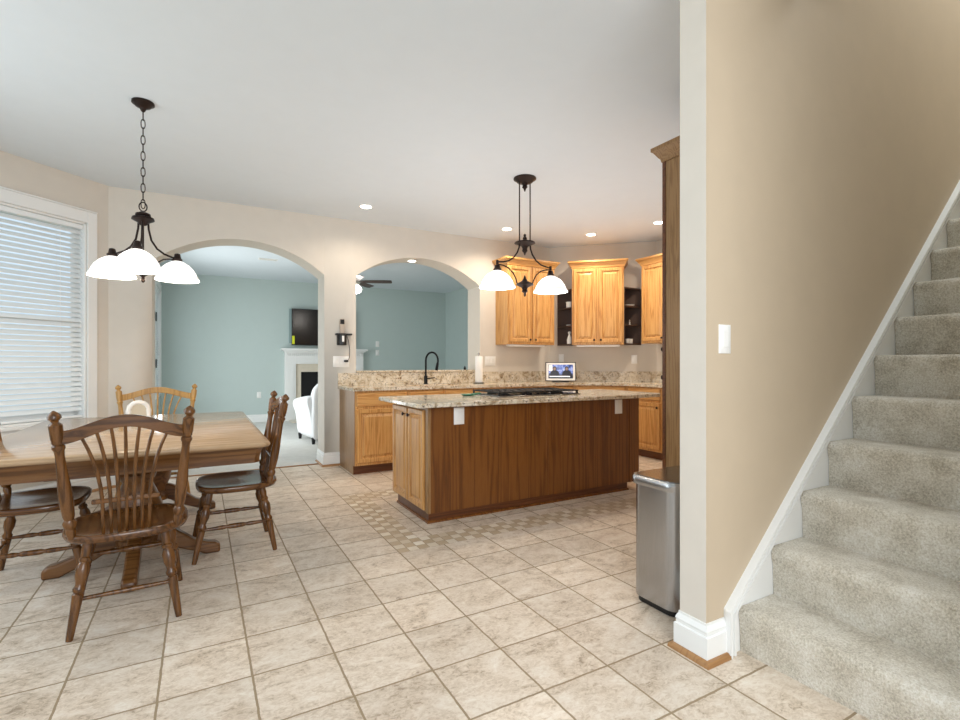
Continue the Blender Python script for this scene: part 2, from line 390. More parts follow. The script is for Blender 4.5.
# bay walls, local frame: x along the wall to the corner, room on -y
def wall_open(name, L, x0, x1, z0, z1, loc, rz, mat, th=.14):
    m = MB().box(0, x0, 0, th, 0, CEIL).box(x1, L, 0, th, 0, CEIL).box(x0, x1, 0, th, 0, z0).box(x0, x1, 0, th, z1, CEIL)
    o = struct(m.build(name, mat, None, smooth=False)); o.location = loc; o.rotation_euler.z = R(rz); return o
OX0, OX1, OZ0, OZ1 = .28, 1.70, .69, 2.53
wall_open('wall_bay', BL, OX0, OX1, OZ0, OZ1, (BX, BY, 0), BA, wall_paint)
wall_open('wall_left', BY - 1.9, .35, BY - 1.9 - .35, .69, 2.53, (BX, 1.9, 0), 90, wall_paint)
def make_window(name, loc, rz, x0, x1, z0, z1, blind_label, cas=.085, th=.14):
    w = bpy.data.objects.new(name, None); COL.objects.link(w); w.location = loc; w.rotation_euler.z = R(rz); struct(w)
    m = MB()
    for a in ((x0 - cas, x0, -.018, 0, z0 - .0, z1 + cas + .02), (x1, x1 + cas, -.018, 0, z0, z1 + cas + .02), (x0, x1, -.018, 0, z1, z1 + cas + .02)): m.box(*a)
    m.box(x0 - cas - .0, x1 + cas, -.026, 0, z1 + cas + .02, z1 + cas + .035)
    m.box(x0 - cas - .02, x1 + cas + .02, -.045, 0, z0 - .03, z0)
    m.box(x0 - cas, x1 + cas, -.016, 0, z0 - .10, z0 - .03)
    m.build('window_casing', white_paint, w, .004)
    m = MB()
    for a in ((x0, x0 + .02, 0, th, z0, z1), (x1 - .02, x1, 0, th, z0, z1), (x0, x1, 0, th, z1 - .02, z1), (x0, x1, 0, th, z0, z0 + .02)): m.box(*a)
    zm = (z0 + z1) / 2
    for a in ((x0 + .02, x0 + .065, .08, .12, z0, z1), (x1 - .065, x1 - .02, .08, .12, z0, z1), (x0, x1, .08, .12, z1 - .06, z1), (x0, x1, .08, .12, z0 + .02, z0 + .08), (x0, x1, .075, .125, zm - .025, zm + .025)): m.box(*a)
    m.build('window_frame', white_paint, w, .003)
    box('pane', pane_glass, w, x0 + .06, x1 - .06, .098, .102, z0 + .07, z1 - .05)
    if blind_label:
        b = thing('window_blind', blind_label, 'blinds', loc, rz)
        xa, xb = x0 + .024, x1 - .024
        box('head_rail', blind_mat, b, xa, xb, .012, .062, z1 - .065, z1 - .022, bevel=.004)
        m = MB(); z = z1 - .095; n = int((z - z0 - .05) / .0455)
        for i in range(n):
            zz = z - i * .0455; a = R(46); c, s_ = .0245 * math.cos(a), .0245 * math.sin(a)
            yc = .037; t = .0014
            m.add([(xa, yc - c, zz - s_ - t), (xb, yc - c, zz - s_ - t), (xb, yc, zz + .004 - t), (xa, yc, zz + .004 - t), (xb, yc + c, zz + s_ - t), (xa, yc + c, zz + s_ - t),
                   (xa, yc - c, zz - s_ + t), (xb, yc - c, zz - s_ + t), (xb, yc, zz + .004 + t), (xa, yc, zz + .004 + t), (xb, yc + c, zz + s_ + t), (xa, yc + c, zz + s_ + t)],
                  [(0, 1, 2, 3), (3, 2, 4, 5), (6, 9, 8, 7), (9, 11, 10, 8), (0, 6, 7, 1), (5, 4, 10, 11), (0, 3, 9, 6), (3, 5, 11, 9), (1, 7, 8, 2), (2, 8, 10, 4)])
        m.build('slats', blind_mat, b)
        box('bottom_rail', blind_mat, b, xa, xb, .016, .058, z0 + .024, z0 + .045, bevel=.004)
        m = MB()
        for fx in (.14, .5, .86):
            x = xa + (xb - xa) * fx
            m.box(x - .0012, x + .0012, .010, .012, z0 + .03, z1 - .03); m.box(x - .0012, x + .0012, .062, .064, z0 + .03, z1 - .03)
        m.build('ladder_cords', blind_mat, b)
    return w
make_window('window_1', (BX, BY, 0), BA, OX0, OX1, OZ0, OZ1, 'white horizontal slat blind lowered in the large window beside the dining table')
make_window('window_2', (BX, 1.9, 0), 90, .35, BY - 1.9 - .35, .69, 2.53, None)
make_window('window_3', (WX1, 9.75 - 0, 0), 90, 0, 1.2, .72, 2.55, 'white blind in the narrow family room window beyond the arch', .07, .12)
hg = thing('door_hinge', 'upper dark hinge on the far window casing seen past the left arch jamb', 'hinge', (WX1 + .02, 9.62, 1.97), 0, 'dark hinges beyond the arch')
box('hinge_leaf', plain('dark_hinge', '#3b3b36', .5, .5), hg, 0, .012, -.05, .05, -.07, .07)
hg2 = copy_tree(hg); hg2.location = (WX1 + .02, 9.62, 1.21); hg2['label'] = 'lower dark hinge on the far window casing seen past the left arch jamb'
# outside
struct(box('ground_lawn', grass, None, -14, -0.8, -3, 18, -.5, -.42))
def shrub(x, y, h, r, label):
    t = thing('garden_shrub', label, 'shrub', (x, y, -.42))
    m = MB()
    for i in range(420):
        a = random.uniform(0, 6.28); b = random.uniform(-1, 1); rr = r * math.sqrt(1 - b * b) * random.uniform(.75, 1.05); z = h * .55 + b * h * .45
        c = Vector((rr * math.cos(a), rr * math.sin(a), z)); d = Vector([random.uniform(-1, 1) for _ in range(3)]).normalized(); e = d.orthogonal().normalized()
        s_ = random.uniform(.10, .2); m.add([c - d * s_, c + e * s_ * .5, c + d * s_, c - e * s_ * .5], [(0, 1, 2, 3)])
    m.sphere((0, 0, h * .55), r * .8, 1, 1, h * .4 / (r * .8))
    m.build('foliage', leaf, t, smooth=False)
    MB().turn(0, 0, [(0, .06), (h * .3, .05)], 8).build('stem', oak_toe, t)
shrub(-4.6, 8.2, 1.7, .9, 'green shrub outside the bay window, behind the right of the blinds')
shrub(-6.9, 6.0, 1.9, 1.1, 'green shrub outside the bay window, behind the left of the blinds')
# baseboards and shoe moulding
BP = [(0, 0), (.018, 0), (.018, .108), (.011, .112), (.011, .124), (.014, .130), (.008, .146), (.004, .150), (.004, .160), (0, .160)]
SP = [(.016, 0), (.036, 0), (.034, .014), (.026, .022), (.016, .024)]
def base(name, path, shoe=True):
    struct(MB().sweep(path, BP).build(name, white_paint, None, ang=25))
    if shoe: struct(MB().sweep(path, SP).build('trim_shoe_' + name.split('_', 1)[1], oak_shoe, None))
base('baseboard_partition', [(1.90, 1.32), (1.792, 1.32), (1.792, 1.46), (2.6, 1.46)][::-1][:] if False else [(2.70, 1.447), (1.792, 1.447), (1.792, 1.32), (1.905, 1.32)])
base('baseboard_pillar', [(1.279, YW + TH), (1.279, YW), (1.47, YW)])
base('baseboard_bay', [(BX, 2.0), (BX, BY), (CX, CY), (-0.422, YW), (-0.422, YW + TH)])
base('baseboard_family', [(-0.64, 9.35), (-0.64, FY), (1.5, FY)], False)
base('baseboard_family_right', [(3.25, FY), (5.3, FY), (5.3, YW + TH)], False)
# stair skirt board (white, sloped, moulded top)
def zr(x): return .19 + .9115 * (x - 1.90)
XE = 6.2
sk = MB().prism_axis([(1.905, 0), (XE, 0), (XE, zr(XE)), (1.905, zr(1.905))], 1.308, 1.32, 'Y')
struct(sk.build('trim_1', white_paint, None, smooth=False))
cap = MB()
n_ = Vector((-.9115, 1)).normalized(); tdir = Vector((1, .9115)).normalized()
for a, b, dpt in ((0, .018, .034), (.018, .036, .022), (.036, .048, .029), (.048, .062, .019)):
    # sloped strips measured down from the top edge
    def off(x, d): return (x, zr(x) - d / n_.y * 1.0)
    p = [off(1.90 + .0, b), off(XE, b), off(XE, a), off(1.90 + .0, a)]
    # mitred start: the strip turns down to the floor
    xs = 1.90 + b; xt = 1.90 + a
    poly = [(xs, zr(xs) - b / n_.y), (XE, zr(XE) - b / n_.y), (XE, zr(XE) - a / n_.y), (xt, zr(xt) - a / n_.y)]
    cap.prism_axis(poly, 1.32 - dpt, 1.309, 'Y')
    cap.prism_axis([(xt, 0), (xs, 0), (xs, zr(xs) - b / n_.y), (xt, zr(xt) - a / n_.y)], 1.32 - dpt, 1.309, 'Y')
struct(cap.build('trim_2', white_paint, None, smooth=False))

# ------------------------------------------------------------------ staircase
st = thing('staircase', 'grey-beige carpeted staircase rising beside the tan partition wall', 'stairs', (1.985, .24, 0))
RISE, GO = .2145, .2345
NS = 16
for i in range(NS):
    x = i * GO; z = .187 + RISE * i; zb = 0 if i == 0 else z - RISE
    m = MB()
    prof = [(x + .016, zb - (.02 if i else 0)), (x + .010, z - .08), (x + .002, z - .055), (x - .001, z - .03), (x + .005, z - .010), (x + .020, z), (x + GO + .05, z), (x + GO + .05, zb - (.02 if i else 0))]
    if i == 0: prof[0] = (x + .010, 0); prof[-1] = (x + GO + .05, 0); prof[1] = (x + .006, z - .08)
    m.prism_axis(prof, 0.002, 1.066, 'Y')
    m.build('stair_step', carpet, st, ang=60)

# ------------------------------------------------------------------ wall plates
def plate(label, loc, rz, w=.075, h=.12, kind='switch', n=1, group=None):
    nm = {'switch': 'light_switch', 'outlet': 'wall_outlet', 'blank': 'wall_plate'}[kind]
    t = thing(nm, label, kind if kind != 'blank' else 'plate', loc, rz, group)
    MB().nested(-w / 2, w / 2, -h / 2, h / 2, [(0, -.003), (.004, -.006)], 0).build('cover_plate', plastic_white, t)
    for k in range(n):
        x = (k - (n - 1) / 2) * .046
        if kind == 'switch': MB().box(x - .0165, x + .0165, -.009, -.005, -.034, .034).build('rocker', plastic_white, t, .002)
        elif kind == 'outlet':
            for s_ in (-1, 1): MB().box(x - .014, x + .014, -.008, -.005, s_ * .02 - .013, s_ * .02 + .013).build('receptacle', plastic_white, t, .003)
    return t
plate('white rocker light switch on the tan wall beside the stairs', (1.908, 1.32, 1.317), 0)
plate('wide white switch plate on the pillar under the phone', (1.475, YW, 1.235), 0, .19, .13, 'switch', 3)
plate('wide white switch plate between the pass-through and the wall cabinets', (3.545, YW, 1.246), 0, .17, .13, 'switch', 3)
plate('white outlet on the angled wall above the right of the counter', (5.433 + .003, 5.173 - .003, 1.27), -45, .08, .125, 'outlet')
plate('white outlet on the angled wall behind the tablet', (4.70, K45 - 4.70, 1.29), -45, .075, .12, 'outlet')
plate('white outlet low on the teal family room wall', (1.063, FY, .56), 0, .08, .125, 'outlet')
plate('upper white switch on the teal wall seen through the pass-through', (3.57, FY, 1.655), 0, .085, .13, 'switch')
plate('lower white switch on the teal wall seen through the pass-through', (3.57, FY, 1.455), 0, .085, .13, 'switch')

# ------------------------------------------------------------------ cabinets (local: x width, front at y=0 facing -y, depth +y)
def knob(parent, x, z, y=-.02):
    m = MB().lathe((x, y, z), (x, y - .026, z), [(0, .006), (.4, .005), (.5, .013), (.8, .0155), (1, .009)], 12)
    return m.build('knob', bronze, parent)
def door(parent, x0, x1, z0, z1, mat=None, kx=None, kz=None, name='door', fr=.052):
    d = MB().nested(x0, x1, z0, z1, [(0, -.012), (.007, -.021), (fr - .010, -.021), (fr, -.006), (fr + .007, -.004), (fr + .036, -.019)], 0.0).build(name, mat or oak_up, parent, ang=20)
    if kx is not None: knob(d, kx, kz)
    return d
def drawer(parent, x0, x1, z0, z1, k=True):
    d = MB().nested(x0, x1, z0, z1, [(0, -.012), (.012, -.020)], 0.0).build('drawer', oak_upx, parent, ang=20)
    if k: knob(d, (x0 + x1) / 2, (z0 + z1) / 2)
    return d
CROWN = [(0, -.02), (.008, -.02), (.012, .0), (.022, .012), (.045, .048), (.056, .055), (.056, .078), (0, .078)]
def crown(parent, w, dpt, z, sides=(1, 1), mat=None):
    pr = [(o, z + h) for o, h in CROWN]; path = []
    if sides[0]: path.append((0, dpt))
    path += [(0, 0), (w, 0)]
    if sides[1]: path.append((w, dpt))
    MB().sweep(path, pr).build('crown_moulding', mat or oak_upx, parent, ang=25)
    box('cabinet_top', oak_up, parent, 0, w, 0, dpt, z + .05, z + .07)
def upper(label, loc, rz, w, z0, z1, dpt=.32, n=2, sides=(1, 1)):
    t = thing('wall_cabinet', label, 'cabinet', (loc[0], loc[1], z0), rz)
    h = z1 - z0
    MB().box(0, w, 0, dpt - .002, 0, h).build('body', oak_up, t, .002)
    g = .028; dw = (w - 2 * .02 - (n - 1) * .035) / n
    for i in range(n):
        x = .02 + i * (dw + .035)
        kx = (x + dw - .028) if (n == 1 or i % 2 == 0) else x + .028
        door(t, x, x + dw, .03, h - .03, None, kx, .065)
    crown(t, w, dpt - .004, h, sides)
    return t
ZU0, ZU1 = 1.475, 2.575
upper('two-door honey oak wall cabinet behind the island pendant, next to the pass-through', (3.63, YW - .32), 0, .79, ZU0, ZU1)
w45 = (.7071, -.7071); n45 = (-.7071, -.7071)
def P45(t, off): return (4.576 + w45[0] * t + n45[0] * off, 6.03 + w45[1] * t + n45[1] * off)
upper('two-door honey oak wall cabinet in the middle of the angled wall', P45(.363, .32), -45, .709, ZU0, ZU1)
upper('honey oak wall cabinet furthest right, beside the tall oak end panel', (XR - .33, 4.93), -90, .84, ZU0 + .01, ZU1)
def strip(label, loc, rz, w, z):
    t = thing('undercabinet_light', label, 'light', (loc[0], loc[1], z), rz)
    MB().box(0, w, 0, .09, -.022, -.001).build('housing', plastic_white, t, .004)
    MB().box(.01, w - .01, .01, .08, -.026, -.022).build('lens', plastic_white, t)
strip('white light strip under the wall cabinet next to the pass-through', (3.70, YW - .26), 0, .6, ZU0)
strip('white light strip under the wall cabinet on the angled wall', P45(.42, .26), -45, .6, ZU0)
# triangular open shelves between the cabinets
def corner_shelf(label, t0, t1, items):
    # t0 = the cabinet side, t1 = far end at the wall; local frame on the wall: x along wall, y into the wall
    o = thing('corner_shelf', label, 'shelf', (*P45(t0, 0), ZU0 + .0), -45)
    s_ = 1 if t1 > t0 else -1; L = abs(t1 - t0)
    def tri(e=0.0): 
        p = [(0.004 * s_, -.31), (s_ * L, -.014), (s_ * L, -.002), (0.004 * s_, -.002)]
        return p if s_ > 0 else p[::-1]
    H = .80
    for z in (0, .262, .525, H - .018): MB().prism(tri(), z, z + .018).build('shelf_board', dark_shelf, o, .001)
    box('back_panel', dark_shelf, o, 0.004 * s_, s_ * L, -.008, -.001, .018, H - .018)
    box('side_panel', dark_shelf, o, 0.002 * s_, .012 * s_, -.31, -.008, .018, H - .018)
    return o
corner_shelf('dark triangular corner shelf left of the middle wall cabinet', .363, .12, None)
corner_shelf('dark triangular corner shelf right of the middle wall cabinet', 1.072, 1.31, None)
def shelf_item(name, label, cat, t, off, z, prof, mat=ceramic):
    x, y = P45(t, off); o = MB().turn(0, 0, prof, 20).build(name, mat, None); o.location = (x, y, z); return tag(o, label, cat)
Z1, Z2, Z3 = ZU0 + .018, ZU0 + .28, ZU0 + .543
shelf_item('canister', 'white lidded canister on the top board of the left corner shelf', 'canister', .305, .12, Z3, [(0, .04), (.004, .045), (.075, .045), (.078, .049), (.09, .049), (.095, .01)])
shelf_item('glass_bottle', 'pale bottle with a round stopper at the bottom of the left corner shelf', 'bottle', .31, .14, Z1, [(0, .035), (.06, .04), (.10, .028), (.13, .014), (.15, .013), (.155, .022), (.175, .022), (.185, .006)])
shelf_item('small_dish', 'small pale dish on the middle board of the left corner shelf', 'dish', .29, .10, Z2, [(0, .02), (.02, .035), (.024, .033), (.008, .012)])
for k in range(2):
    shelf_item('plate', ['lower', 'upper'][k] + ' of two stacked white plates on the top board of the right corner shelf', 'plate', 1.15, .12, Z3 + .013 * k, [(0, .05), (.012, .068), (.0125, .066), (.004, .045)])
shelf_item('figurine', 'tiny pale figurine on the middle board of the right corner shelf', 'figurine', 1.15, .13, Z2, [(0, .022), (.006, .022), (.012, .008), (.04, .010), (.055, .004), (.065, .009), (.075, .003)])
for k, (tt, of) in enumerate(((1.12, .18), (1.165, .13))):
    shelf_item('mug', ['white mug at the bottom of the right corner shelf, nearer the cabinet', 'white mug at the bottom of the right corner shelf, nearer the wall'][k], 'mug', tt, of, Z1, [(0, .022), (.004, .026), (.065, .030), (.066, .027), (.01, .024)])

# base cabinets
TOE = .10; ZB = .912
def base_cab(label, loc, rz, w, dpt, drawers=1, doors=1, kside='r', lend=False, body_left=None):
    t = thing('base_cabinet', label, 'cabinet', (loc[0], loc[1], 0), rz)
    MB().box(0.001, w - .001, 0, dpt, TOE, ZB).build('body', oak_up, t, .001)
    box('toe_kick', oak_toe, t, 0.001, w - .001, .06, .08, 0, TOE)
    if lend:
        m = MB().prism_axis([(0.06, 0), (dpt, 0), (dpt, ZB), (0, ZB), (0, TOE), (0.06, TOE)], -.006, 0.0, 'X'); m.build('end_panel', oak_side, t)
    dw = (w - .03 - (doors - 1) * .03) / doors
    for i in range(max(doors, drawers)):
        x = .015 + i * (dw + .03)
        drawer(t, x, x + dw, .745, ZB - .018, drawers > 0)
        kx = x + dw - .03 if (doors == 1 or i % 2 == 0) else x + .03
        door(t, x, x + dw, TOE + .03, .715, None, kx, .66)
    return t
Yf = 5.37
base_cab('oak base cabinet at the left end of the sink counter, by the pillar', (1.462, Yf), 0, .60, YW - Yf - .002, lend=True)
base_cab('double-door oak sink base cabinet under the black faucet', (2.062, Yf), 0, .92, YW - Yf - .002, doors=2)
base_cab('oak base cabinet right of the sink, behind the island', (2.982, Yf), 0, .75, YW - Yf - .002, doors=2)
base_cab('oak base cabinet on the back wall next to the angled corner', (3.732, Yf), 0, .745, YW - Yf - .002, doors=2)
ac = thing('base_cabinet', 'angled oak corner base cabinet under the tablet', 'cabinet', (4.48, 5.37, 0), -45)
LA = .72
MB().prism([(0, 0), (LA, 0), (LA + .37, .37), (LA + .30, .53), (.0, .53 + .0), (-.2, .44)] if False else [(0.002, 0), (LA - .002, 0), (LA + .42, .45), (LA + .40, .515), (-.40, .515), (-.42, .45)], TOE, ZB).build('body', oak_up, ac)
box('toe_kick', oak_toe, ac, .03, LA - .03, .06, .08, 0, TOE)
drawer(ac, .03, LA - .03, .745, ZB - .018); door(ac, .03, LA - .03, TOE + .03, .715, None, LA - .06, .66)
base_cab('oak base cabinet on the right wall between the island and the tall oak panel', (4.99, 4.86), -90, .56, XR - 4.99 - .002)
base_cab('oak base cabinet on the right wall, hidden half behind the tall oak panel', (4.99, 4.30), -90, .80, XR - 4.99 - .002, doors=2)

# countertop with an open sink cutout
ZC0, ZC1 = .913, .948
ct = MB()
sx0, sx1, sy0, sy1 = 2.16, 2.86, 5.47, 5.84
f0 = Yf - .03
ct.prism([(1.435, f0), (sx0, f0), (sx0, YW), (1.435, YW)], ZC0, ZC1)
ct.prism([(sx0, f0), (sx1, f0), (sx1, sy0), (sx0, sy0)], ZC0, ZC1); ct.prism([(sx0, sy1), (sx1, sy1), (sx1, YW), (sx0, YW)], ZC0, ZC1)
ct.prism([(sx1, f0), (4.468, f0), (4.576, YW), (sx1, YW)], ZC0, ZC1)
ct.prism([(4.468, f0), (4.96, 4.848), (XR, K45 - XR), (4.576, YW)], ZC0, ZC1)
ct.prism([(4.96, 3.50), (XR, 3.50), (XR, K45 - XR), (4.96, 4.848)], ZC0, ZC1)
tag(ct.build('countertop', granite, None, 0.0, smooth=False), 'long cream granite countertop running along the back, angled and right kitchen walls', 'countertop')
bs = MB().sweep([(1.435, YW), (4.576, YW), (XR, K45 - XR), (XR, 3.5)], [(0, ZC1 + .001), (.022, ZC1 + .001), (.022, 1.098), (0, 1.098)])
tag(bs.build('backsplash', granite, None), 'low cream granite backsplash behind the long countertop', 'backsplash')
sill = MB().box(1.657, 3.378, YW - .035, YW + TH + .02, 1.1005, 1.125)
tag(sill.build('granite_ledge', granite, None, .004), 'granite ledge lining the bottom of the arched pass-through', 'ledge')
sk_ = thing('kitchen_sink', 'undermount steel sink basin below the black faucet', 'sink', ((sx0 + sx1) / 2, (sy0 + sy1) / 2, .912))
hw, hd = (sx1 - sx0) / 2 - .001, (sy1 - sy0) / 2 - .001
m = MB()
for a in ((-hw, hw, -hd, -hd + .006), (-hw, hw, hd - .006, hd), (-hw, -hw + .006, -hd, hd), (hw - .006, hw, -hd, hd)): m.box(*a, -.2, .0)
m.box(-hw, hw, -hd, hd, -.206, -.2); m.build('basin', steel, sk_)
MB().turn(0, 0, [(-.2, .045), (-.196, .04)], 16).build('drain', black_metal, sk_)
# faucet
fc = thing('kitchen_faucet', 'matte black high-arc gooseneck kitchen faucet standing behind the sink', 'faucet', (2.515, 5.90, ZC1))
MB().turn(0, 0, [(0, .030), (.008, .030), (.012, .024), (.10, .023), (.11, .018)], 20).build('base', black_metal, fc)
pts = [(0, 0, .10), (0, 0, .28)]
dx, dy = .66, -.75
for k in range(13):
    a = math.pi * (1 - k / 12 * 1.12); r = .085
    pts.append(((r + r * math.cos(a)) * dx, (r + r * math.cos(a)) * dy, .30 + r * 1.25 * math.sin(a)))
MB().tube(pts, .0125, 12).build('spout', black_metal, fc)
e = Vector(pts[-1]); d = (e - Vector(pts[-2])).normalized()
MB().lathe(e - d * .01, e + d * .085, [(0, .013), (.1, .017), (.8, .019), (1, .016)], 16).build('spray_head', black_metal, fc)
MB().tube([(.02, 0, .07), (.06, -.01, .075), (.115, -.02, .083)], [.009, .008, .006], 10).build('handle', black_metal, fc)
# paper towel holder
pt = thing('paper_towel_holder', 'tall narrow white paper towel roll on a dark stand beside the pass-through jamb', 'paper towel', (3.235, 5.80, ZC1))
MB().turn(0, 0, [(0, .075), (.006, .075), (.012, .06)], 24).build('base', black_metal, pt)
MB().turn(0, 0, [(.013, .048), (.017, .05), (.355, .05), (.36, .047)], 28).build('paper_roll', paper, pt)
MB().turn(0, 0, [(.35, .008), (.375, .008), (.385, .016), (.40, .014), (.41, .004)], 14).build('finial', steel, pt)
sp = thing('soap_dispenser', 'small dark soap pump on the ledge beside the paper towel roll', 'soap dispenser', (3.16, 6.06, 1.125))
MB().turn(0, 0, [(0, .016), (.03, .018), (.035, .01), (.05, .008)], 14).build('bottle', black_metal, sp)
# tablet
tx, ty = 4.472, 5.632
tb = thing('smart_display', 'black framed tablet display showing a news picture, standing on the counter corner', 'tablet', (tx, ty, ZC1), -36)
tb.scale = (1, 1, 1)
tl = MB().box(-.215, .215, 0, .022, .012, .285).build('frame', plastic_black, tb, .006); tl.rotation_euler.x = R(-6)
sc_ = MB().box(-.203, .203, -.002, .0, .024, .273).build('mat_border', plastic_white, tb); sc_.rotation_euler.x = R(-6)
s2 = MB().box(-.172, .172, -.004, -.002, .052, .248).build('screen', screen, tb); s2.rotation_euler.x = R(-6)
def onscr(name, mat, mb): o = mb.build(name, mat, s2, smooth=False); return o
pic = MB()
for cx_ in (-.085, .085):
    pic.add([(cx_ - .075, -.0055, .085), (cx_ + .075, -.0055, .085), (cx_ + .055, -.0055, .15), (cx_ + .02, -.0055, .17), (cx_ - .02, -.0055, .17), (cx_ - .055, -.0055, .15)], [(0, 1, 2, 3, 4, 5)])
    pic.add([(cx_ + .028 * math.cos(a), -.0055, .192 + .032 * math.sin(a)) for a in [k * math.pi / 6 for k in range(12)]], [tuple(range(12))])
onscr('presenters', scr_dark, pic)
fm = MB()
for cx_ in (-.085, .085): fm.add([(cx_ + .019 * math.cos(a), -.006, .186 + .022 * math.sin(a)) for a in [k * math.pi / 6 for k in range(12)]], [tuple(range(12))])
onscr('faces', scr_skin, fm)
onscr('caption_band', scr_dark, MB().box(-.172, .172, -.0062, -.0058, .052, .098))
cap_ = MB(); xx = -.155
while xx < .12:
    w_ = random.uniform(.006, .02); cap_.box(xx, xx + w_, -.0068, -.0064, .072, .086); xx += w_ + .004
onscr('caption_text', scr_white, cap_)
onscr('bright_patch', scr_yel, MB().box(-.165, -.12, -.0062, -.0058, .16, .24))
MB().box(-.12, .12, .02, .14, 0, .01).build('stand', plastic_black, tb, .003)

# ------------------------------------------------------------------ island
IX0, IX1, IY0, IY1 = 1.505, 3.72, 3.49, 4.25; IZ = .886
il = thing('kitchen_island', 'oak kitchen island with brown veneer back panels and two narrow end doors', 'island', (IX0, IY0, 0))
w = IX1 - IX0; dp = IY1 - IY0
MB().box(0.004, w, .004, dp, .075, IZ).build('body', oak_side, il)
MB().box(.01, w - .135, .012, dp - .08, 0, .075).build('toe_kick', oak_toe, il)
xm = 2.611 - IX0
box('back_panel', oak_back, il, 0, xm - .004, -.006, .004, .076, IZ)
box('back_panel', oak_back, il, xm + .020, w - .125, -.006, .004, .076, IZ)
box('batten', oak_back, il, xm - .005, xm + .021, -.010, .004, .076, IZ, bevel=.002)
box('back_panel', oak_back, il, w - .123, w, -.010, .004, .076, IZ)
box('corner_stile', oak_side, il, -.004, .02, -.008, .03, .076, IZ, bevel=.002)
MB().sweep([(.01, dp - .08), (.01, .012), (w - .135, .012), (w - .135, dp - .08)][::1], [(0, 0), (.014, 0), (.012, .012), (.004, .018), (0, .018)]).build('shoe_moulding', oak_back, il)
# end doors facing -x
ed = bpy.data.objects.new('end_face', None); COL.objects.link(ed); ed.parent = il; ed.location = (0.003, dp, 0); ed.rotation_euler.z = R(-90)
bpy.data.objects.remove(ed)
def end_door(y0, y1, kz, ky):
    o = MB().nested(0, y1 - y0, .088, IZ - .03, [(0, -.012), (.007, -.021), (.038, -.021), (.048, -.006), (.055, -.004), (.080, -.019)], 0.0).build('door', oak_up, il, ang=20)
    o.location = (0.003, y1, 0); o.rotation_euler.z = R(-90); knob(o, ky, kz)
end_door(.40, dp + .0 - .012, IZ - .09, .30)
end_door(.065, .375, IZ - .09, .035)
for i in range(3):   # kitchen-side fronts facing +y
    ww = (w - .06) / 3; x0 = .03 + i * ww
    o = MB().nested(0.01, ww - .01, .12, IZ - .2, [(0, -.012), (.007, -.021), (.038, -.021), (.048, -.006), (.055, -.004), (.080, -.019)], 0.0).build('door', oak_up, il, ang=20)
    o.location = (x0 + ww, dp, 0); o.rotation_euler.z = R(180); knob(o, .06, IZ - .25)
    o = MB().nested(0.01, ww - .01, IZ - .17, IZ - .02, [(0, -.012), (.012, -.020)], 0.0).build('drawer', oak_upx, il, ang=20)
    o.location = (x0 + ww, dp, 0); o.rotation_euler.z = R(180); knob(o, ww / 2, IZ - .095)
def iplate(label, x):
    t = thing('wall_outlet', label, 'outlet', (x, IY0 - .0065, .805), 0)
    MB().nested(-.045, .045, -.066, .066, [(0, -.003), (.004, -.006)], 0).build('cover_plate', plastic_white, t)
    MB().box(-.019, .019, -.009, -.005, -.035, .035).build('receptacle', plastic_white, t, .002)
iplate('white outlet plate near the left end of the island back', 1.765)
iplate('white outlet plate near the right end of the island back', 3.455)
pc = []
def corner(cx_, cy_, r, a0, a1, n=6): return [(cx_ + r * math.cos(R(a0 + (a1 - a0) * k / n)), cy_ + r * math.sin(R(a0 + (a1 - a0) * k / n))) for k in range(n + 1)]
sx_0, sx_1, sy_0, sy_1 = 1.375, 4.0, 3.375, 4.33
pc = corner(sx_0 + .03, sy_0 + .03, .03, 180, 270) + corner(sx_1 - .16, sy_0 + .16, .16, 270, 360) + corner(sx_1 - .1, sy_1 - .1, .1, 0, 90) + corner(sx_0 + .06, sy_1 - .06, .06, 90, 180)
IT = IZ + .034
tag(MB().prism(pc, IZ + .001, IT).build('island_countertop', granite, None, .006), 'cream granite slab with rounded corners on top of the island', 'countertop')
# cooktop
ck = thing('gas_cooktop', 'black gas cooktop with cast iron grates on the island', 'cooktop', (2.70, 3.93, IT))
MB().box(-.455, .455, -.26, .26, .0005, .010).build('surface', steel_lid, ck, .004)
MB().box(-.44, .44, -.245, .245, .010, .014).build('burner_tray', tv_black, ck)
for gx in (-.3, 0, .3):
    m = MB(); z0, z1 = .034, .046
    x0, x1 = gx - .143, gx + .143
    for y in (-.235, .235): m.box(x0, x1, y - .006, y + .006, z0, z1)
    for x in (x0, x1): m.box(x - .0, x + .012 if x < gx else x - .012, -.235, .235, z0, z1)
    for y in (-.12, 0, .12): m.box(x0, x1, y - .005, y + .005, z0, z1)
    for x in (gx - .07, gx, gx + .07): m.box(x - .005, x + .005, -.235, .235, z0, z1)
    for x in (x0 + .008, x1 - .008):
        for y in (-.228, .228): m.box(x - .008, x + .008, y - .008, y + .008, .013, z0)
    m.build('grate', iron, ck, .002)
for bx_, by_ in ((-.3, -.12), (-.3, .12), (0, .02), (.3, -.12), (.3, .12)):
    MB().turn(bx_, by_, [(.013, .045), (.022, .045), (.024, .034), (.032, .034), (.033, .01)], 18).build('burner', iron, ck)
for k in range(5): MB().turn(-.16 + k * .08, -.215 if False else -.2, [(.013, .016), (.03, .015), (.031, .004)], 14).build('control_knob', black_metal, ck)
sr = thing('spoon_rest', 'green silicone spoon rest left of the cooktop', 'spoon rest', (2.12, 4.0, IT))
MB().turn(0, 0, [(0.0005, .045), (.01, .06), (.016, .062), (.016, .058), (.006, .04)], 24).build('dish', green_sil, sr)
MB().tube([(.04, .0, .012), (.09, .02, .016), (.14, .03, .018)], [.012, .009, .011], 8).build('handle', green_sil, sr)

